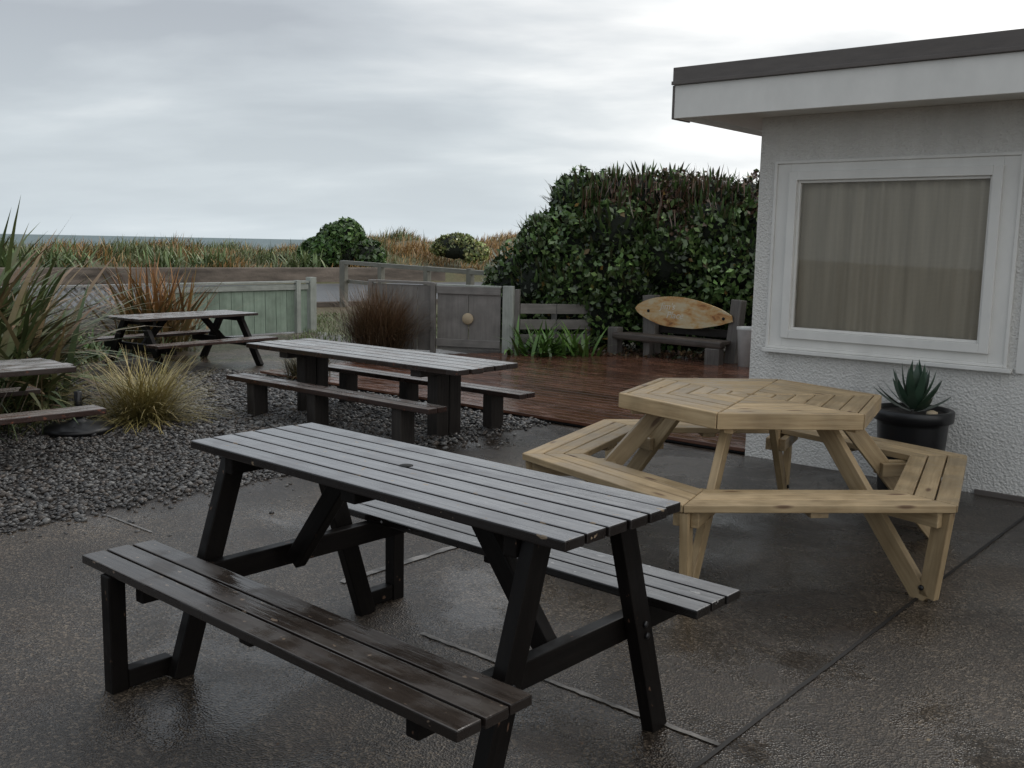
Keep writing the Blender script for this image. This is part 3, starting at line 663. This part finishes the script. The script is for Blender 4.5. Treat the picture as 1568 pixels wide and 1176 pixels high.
for (a,q,s) in ((8,1.0,1.),(9.5,1.2,1),(5.2,1.,1.1),(3.5,1.2,1.1),(1.5,1,1.),(12.5,.9,.9),(-1,1,1.2),(-3,1.2,1.1)):
    p=W0+a*wd+q*wn; flax('coastal_flax',(p[0],p[1],.42),90,.82*s,.07,[(.09,.14,.05)],[(.17,.24,.09),(.22,.25,.11)],.3,(.05,.9),(.2,1.1),K=4)
n=300; a=rng.uniform(-12,26,n); q=rng.uniform(2,6,n); p=W0+a[:,None]*wd+q[:,None]*wn
blades('dune_stems',np.c_[p,gz(p[:,0],p[:,1])],rng.uniform(0,6.28,n),rng.uniform(.4,.8,n),np.full(n,.022),rng.uniform(0,.3,n),rng.uniform(0,.4,n),pal(n,G1),pal(n,[(.15,.13,.06),(.08,.1,.04)]),M_grass,K=3)

# ------------------------------------------------------------------ sky + light
SE,SR=math.radians(48),math.radians(35)
Wd=bpy.data.worlds.new('World'); S.world=Wd; Wd.use_nodes=True; nt=Wd.node_tree; bg=nt.nodes['Background']
sky=N(nt,'ShaderNodeTexSky'); sky.sky_type='NISHITA'; sky.sun_disc=False; sky.sun_elevation=SE; sky.sun_rotation=SR; sky.air_density=1.5; sky.dust_density=3
tc=N(nt,'ShaderNodeTexCoord'); sp=N(nt,'ShaderNodeSeparateXYZ'); nt.links.new(tc.outputs['Generated'],sp.inputs[0])
zc=math_(nt,'ADD',math_(nt,'MAXIMUM',sp.outputs[2],0.0),.22)
cb=N(nt,'ShaderNodeCombineXYZ'); nt.links.new(math_(nt,'DIVIDE',sp.outputs[0],zc),cb.inputs[0]); nt.links.new(math_(nt,'DIVIDE',sp.outputs[1],zc),cb.inputs[1])
mp=N(nt,'ShaderNodeMapping'); mp.inputs['Scale'].default_value=(.8,1.35,1); mp.inputs['Rotation'].default_value=(0,0,.12); mp.inputs['Location'].default_value=(2.1,.9,0); nt.links.new(cb.outputs[0],mp.inputs[0])
n1=noise(nt,mp.outputs[0],1.25,6,.50,.2)
n1=math_(nt,'ADD',n1,math_(nt,'MULTIPLY',sp.outputs[0],.45))
cl=ramp(nt,n1,[(.30,(4.6,5.0,5.5)),(.43,(5.8,6.25,6.7)),(.54,(7.5,7.85,8.15)),(.66,(10.4,10.5,10.5)),(.78,(13,13,12.9))])
hz=ramp(nt,sp.outputs[2],[(0,1),(.07,.7),(.2,0)])
cl=mix(nt,math_(nt,'MULTIPLY',hz,.7),cl,mix(nt,ramp(nt,sp.outputs[0],[(0.0,0),(.30,1)]),(7.2,8.1,8.6),(12,12.2,12.3)))
fin=mix(nt,.95,sky.outputs[0],cl)
nt.links.new(fin,bg.inputs[0]); bg.inputs[1].default_value=.1
sl=bpy.data.lights.new('sun','SUN'); sl.energy=.6; sl.angle=math.radians(25); sl.color=(1,.97,.93)
so=bpy.data.objects.new('sun',sl); COL.objects.link(so)
dv=Vector((math.sin(SR)*math.cos(SE),math.cos(SR)*math.cos(SE),math.sin(SE))); so.rotation_euler=dv.to_track_quat('Z','Y').to_euler()

# ------------------------------------------------------------------ camera
cam=bpy.data.cameras.new('camera'); co=bpy.data.objects.new('camera',cam); COL.objects.link(co)
p,r,h,f=.1402,.0193,1.3469,1527.1
co.matrix_world=Matrix.Translation((0,0,h))@Matrix.Rotation(math.pi/2-p,4,'X')@Matrix.Rotation(r,4,'Z')
cam.sensor_width=36; cam.lens=f/1568*36; cam.clip_start=.05; cam.clip_end=12000
S.camera=co
